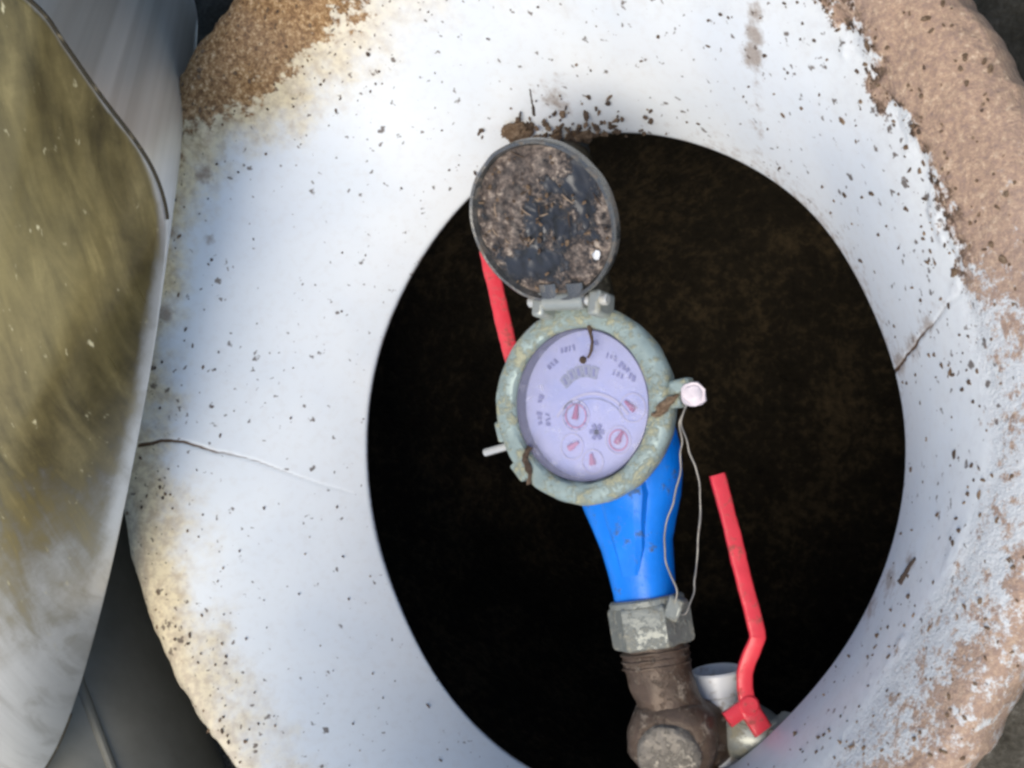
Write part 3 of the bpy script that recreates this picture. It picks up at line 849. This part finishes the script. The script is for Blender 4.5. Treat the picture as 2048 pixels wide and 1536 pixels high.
# ------------------------------------------------------------------ steel basin and grey pipe on the left
def make_basin():
    n = Vector((0.59035, -0.49997, 0.63366)).normalized()
    pts = [(-0.1343, 0.1592, 0.1969), (-0.1314, 0.1442, 0.1825), (-0.1293, 0.1268, 0.1667), (-0.1256, 0.1049, 0.1461), (-0.1273, 0.0876, 0.134), (-0.133, 0.0716, 0.1267), (-0.1456, 0.0466, 0.1187), (-0.1631, 0.0136, 0.109), (-0.1965, -0.0456, 0.0933), (-0.2266, -0.0973, 0.0806), (-0.2614, -0.1532, 0.0689), (-0.2892, -0.1919, 0.0644), (-0.3225, -0.2254, 0.0689), (-0.3776, -0.2615, 0.0917), (-0.4197, -0.2363, 0.1508), (-0.4114, -0.1439, 0.2161), (-0.3511, -0.0193, 0.2581), (-0.2708, 0.0927, 0.2717), (-0.1947, 0.1654, 0.2582), (-0.1529, 0.1789, 0.2299)]
    P = [Vector(p) for p in pts]
    m = len(P)
    out = []
    for i in range(m):
        p0, p1, p2, p3 = P[i - 1], P[i], P[(i + 1) % m], P[(i + 2) % m]
        for k in range(10):
            t = k / 10
            out.append(.5 * ((2 * p1) + (p2 - p0) * t + (2 * p0 - 5 * p1 + 4 * p2 - p3) * t * t + (3 * p1 - p0 - 3 * p2 + p3) * t ** 3))
    for _ in range(6):
        out = [(out[i - 1] + out[i] * 2 + out[(i + 1) % len(out)]) / 4 for i in range(len(out))]
    cen = sum(out, Vector()) / len(out)
    root = empty('steel_basin', cen - n * .30)
    tag(root, 'large scratched steel basin with olive reflections painted on its bottom, overhanging the left of the collar', 'basin')
    def cutk(p): return .10 + .90 * min(1, max(0, (p.y + .03) / .11))     # the open end is cut on a slant
    rings, reflect_tint, amber = [], [], []
    # wall, from the open end up to the bottom edge, then the domed bottom
    for h, s in [(.30, 1.01), (.298, 1.0), (.25, 1.0), (.20, 1.0), (.15, 1.0), (.11, 1.0), (.07, 1.0), (.04, 1.0), (.02, 1.0), (.008, .999), (.003, .998)]:
        rings.append([cen + (p - cen) * s - n * h * cutk(p) for p in out])
        reflect_tint.append([.0 + .12 * max(0, noise.noise(p * 9)) for p in out]); amber.append([0] * len(out))
    for s in [.994, .985, .97, .95, .92, .89, .85, .80, .74, .67, .59, .5, .4, .3, .2, .1, .02]:
        dome = .052 * (1 - s ** 2.6)
        ring = []; fr = []; am = []
        for p in out:
            q = cen + (p - cen) * s
            dent = noise.noise(q * 11) * .003 * (1 - s)
            ring.append(q + n * (dome + dent))
            base = min(1, max(0, (1 - s) / (.13 - .115 * min(1, max(0, (q.y - .05) / .056))))) * 1.25
            # painted olive reflection fades towards the lower end of the bottom
            base *= min(1, max(0, (q.y + .145) / .17))
            fr.append(base); am.append(min(1, max(0, (q.y - .01) / .11)) * min(1, max(0, (-.14 - q.x) / .06)))
        rings.append(ring); reflect_tint.append(fr); amber.append(am)
    # thin-walled basin: inner skin so that it has thickness from behind
    inner = [[cen + (p - cen) * .985 - n * h * cutk(p) for p in out] for h in (.30, .15, .004)] + [[cen + (p - cen) * s + n * (.052 * (1 - s ** 2.6) - .002) for p in out] for s in (.95, .7, .4, .02)]
    mb = MB(); mb.rings(rings, True, False, True)
    mb.rings([r[::-1] for r in inner], True, False, True)
    o = mb.build('shell', M['steel'], root, ang=180)
    ni = sum(len(r) for r in inner)
    for nm, arr in (('reflect_tint', reflect_tint), ('amber', amber)):
        at = o.data.attributes.new(nm, 'FLOAT', 'POINT')
        at.data.foreach_set('value', [v for r in arr for v in r] + [0.0] * ni)
    # folded seam round the bottom edge
    L = len(out)
    bead = [cen + (p - cen) * .9995 - n * .0005 for p in out]
    mb = MB()
    rr = []
    for i in range(L):
        tdir = (bead[(i + 1) % L] - bead[i - 1]).normalized()
        b = tdir.cross(n)
        rr.append([bead[i] + n * math.cos(a) * .0009 + b * math.sin(a) * .0009 for a in [k * math.pi / 4 for k in range(8)]])
    idx = [i % L for i in range(170, 246)]
    mb.rings([rr[i] for i in idx])
    mb.build('seam', M['dark_bead'], root)
    mb = MB(); mb.rings([rr[i] for i in range(102, 135)])
    mb.build('seam', M['dark_bead'], root)
    # amber drip stuck on the bottom
    q = Vector((-.1575, .0177, .1368))
    MB().lathe([(.0005, -.001), (.0030, .0003), (.0034, .0012), (.0022, .0024), (.0006, .003)], q, n, seg=14).build('drip', M['amber'], root, ang=80, jitter=.0016, jscale=300)
    return root
make_basin()

t = MB()
a = Vector((-.520, .060, -.015)); b = Vector((-.245, -.40, -.015))
d = (b - a).normalized()
o1 = Vector((0, 0, 1)) * .0375 + d.cross(Vector((0, 0, 1))) * -.065
t.tube([a + o1 + d * .02, a + o1 + d * .5], .0028, 10)
t.lathe([(.060, 0), (.075, .001), (.075, .06), (.078, .062), (.078, .070), (.075, .072), (.075, .535), (.060, .536)], a - d * .1, d, seg=72)
o = t.build('steel_pipe', M['dull'], ang=30)
tag(o, 'dull grey metal pipe lying in shadow below the steel basin', 'pipe')

# ------------------------------------------------------------------ soil crumbs, clods, twigs
ICO_V, ICO_F = [], []
def _ico():
    p = (1 + 5 ** .5) / 2
    vs = [(-1, p, 0), (1, p, 0), (-1, -p, 0), (1, -p, 0), (0, -1, p), (0, 1, p), (0, -1, -p), (0, 1, -p), (p, 0, -1), (p, 0, 1), (-p, 0, -1), (-p, 0, 1)]
    fs = [(0, 11, 5), (0, 5, 1), (0, 1, 7), (0, 7, 10), (0, 10, 11), (1, 5, 9), (5, 11, 4), (11, 10, 2), (10, 7, 6), (7, 1, 8), (3, 9, 4), (3, 4, 2), (3, 2, 6), (3, 6, 8), (3, 8, 9), (4, 9, 5), (2, 4, 11), (6, 2, 10), (8, 6, 7), (9, 8, 1)]
    return [Vector(v).normalized() for v in vs], fs
ICO_V, ICO_F = _ico()

def crumb(mb, p, r, rr=random):
    s = Vector((rr.uniform(.6, 1.9), rr.uniform(.6, 1.2), rr.uniform(.4, .8)))
    a = Matrix.Rotation(rr.uniform(0, 6.28), 3, 'Z')
    vs = [Vector(p) + a @ Vector((v.x * s.x, v.y * s.y, v.z * s.z)) * r * rr.uniform(.6, 1.3) for v in ICO_V]
    mb.add(vs, ICO_F)

mb_d, mb_c = MB(), MB()
NPc, NTc = cdirt.shape
placed = 0
rr = random.Random(5)
while placed < 1150:
    i = rr.randrange(NPc); j = rr.randrange(4, NTc - 2)
    d = cdirt[i, j]; ph = math.degrees(math.atan2(ctop[i, j, 1] - OC[1], ctop[i, j, 0] - OC[0]))
    if d > -.003:
        pr = .32 * max(.25, ccover[i, j])
    else:
        pr = .30 * math.exp(d / .018) + .022 * (1 if 0 < ph < 130 else .45)
    if rr.random() > pr: continue
    r = rr.uniform(.0004, .0011) if d < -.003 else rr.uniform(.0004, .0011) * (1.6 if rr.random() < .08 else 1)
    crumb(mb_d if (d < -.003 and rr.random() < .75) or rr.random() < .05 else mb_c, ctop[i, j] + np.array([0, 0, r * .25]), r, rr)
    placed += 1
# soil gathered on the rim of the opening behind the lid
lc, le1, le2, lax, LR = lid_frame
for k in range(130):
    a = rr.gauss(97, 8)
    i = int(((math.radians(a) + math.pi) / (2 * math.pi)) * NPc) % NPc
    tq = abs(rr.gauss(0, .06))
    j = min(NTc - 1, int(tq * NTc))
    r = rr.uniform(.0006, .0022) * (1 - min(.6, tq * 2.2))
    crumb(mb_d if rr.random() < .65 else mb_c, ctop[i, j] + np.array([0, -.002 * rr.random(), r * .4 + .003 * max(0, 1 - abs(a - 100) / 7) * rr.random()]), r, rr)
# crumbs in the lid
for k in range(150):
    a = rr.uniform(0, 6.28); q = LR * .88 * math.sqrt(rr.random())
    lx, ly = q * math.cos(a), q * math.sin(a)
    if rr.random() > .35 + .5 * (lx < 0 and ly > -.012): continue
    r = rr.uniform(.0004, .0011)
    crumb(mb_c if rr.random() < .6 else mb_d, lc + le1 * lx + le2 * ly + lax * (.0020 + r * .3), r, rr)
o = mb_d.build('dark_soil_crumbs', M['dark_crumb'], ang=20); tag(o, 'dark soil crumbs scattered over the white collar and lid', 'soil', kind='stuff')
o = mb_c.build('sand_crumbs', M['clod'], ang=20); tag(o, 'sandy brown crumbs lying along the collar rim', 'soil', kind='stuff')

# soil clump wedged between the lid and the rim of the opening
def clump(name, label, c, size, seed):
    mb = MB(); rings_ = []
    for i in range(14):
        v = math.pi * (i + .5) / 14
        ring = []
        for k in range(28):
            a = 2 * math.pi * k / 28
            p = Vector((math.sin(v) * math.cos(a), math.sin(v) * math.sin(a), math.cos(v)))
            f = 1 + .55 * noise.fractal(p * 2.3 + Vector((seed, 0, 0)), 1, 2, 5)
            ring.append(Vector(c) + Vector((p.x * size[0], p.y * size[1], p.z * size[2])) * f)
        rings_.append(ring)
    mb.rings(rings_)
    o = mb.build(name, M['clod'], ang=60)
    tag(o, label, 'soil clump')
clump('soil_clump', 'brown soil clump wedged on the rim left of the lid top', (-0.0569, 0.1354, -0.032), (.0075, .0050, .0050), 2.0)
clump('soil_clump', 'brown soil clump on the rim right behind the lid top', (-0.0264, 0.1319, -0.045), (.0080, .0034, .0040), 5.0)
def twig(label, pts, r):
    o = MB().tube(spline(pts, 6), [r * (1 - .5 * k / (6 * (len(pts) - 1))) for k in range(6 * (len(pts) - 1) + 1)], 7).build('twig', M['twig'], ang=80, jitter=.0006, jscale=500)
    tag(o, label, 'twig', 'small twigs on the collar')
twig('dark stub of twig lying on the lower right of the collar', [(0.1433, -0.0708, -0.01), (0.1459, -0.0673, -0.0078), (0.1487, -0.0629, -0.0058), (0.1514, -0.0598, -0.003)], .0015)
twig('thin dark stem lying on the collar above the meter lid', [(-0.044, 0.141, -0.0291), (-0.0417, 0.1458, -0.0235), (-0.0395, 0.1511, -0.0173)], .0008)
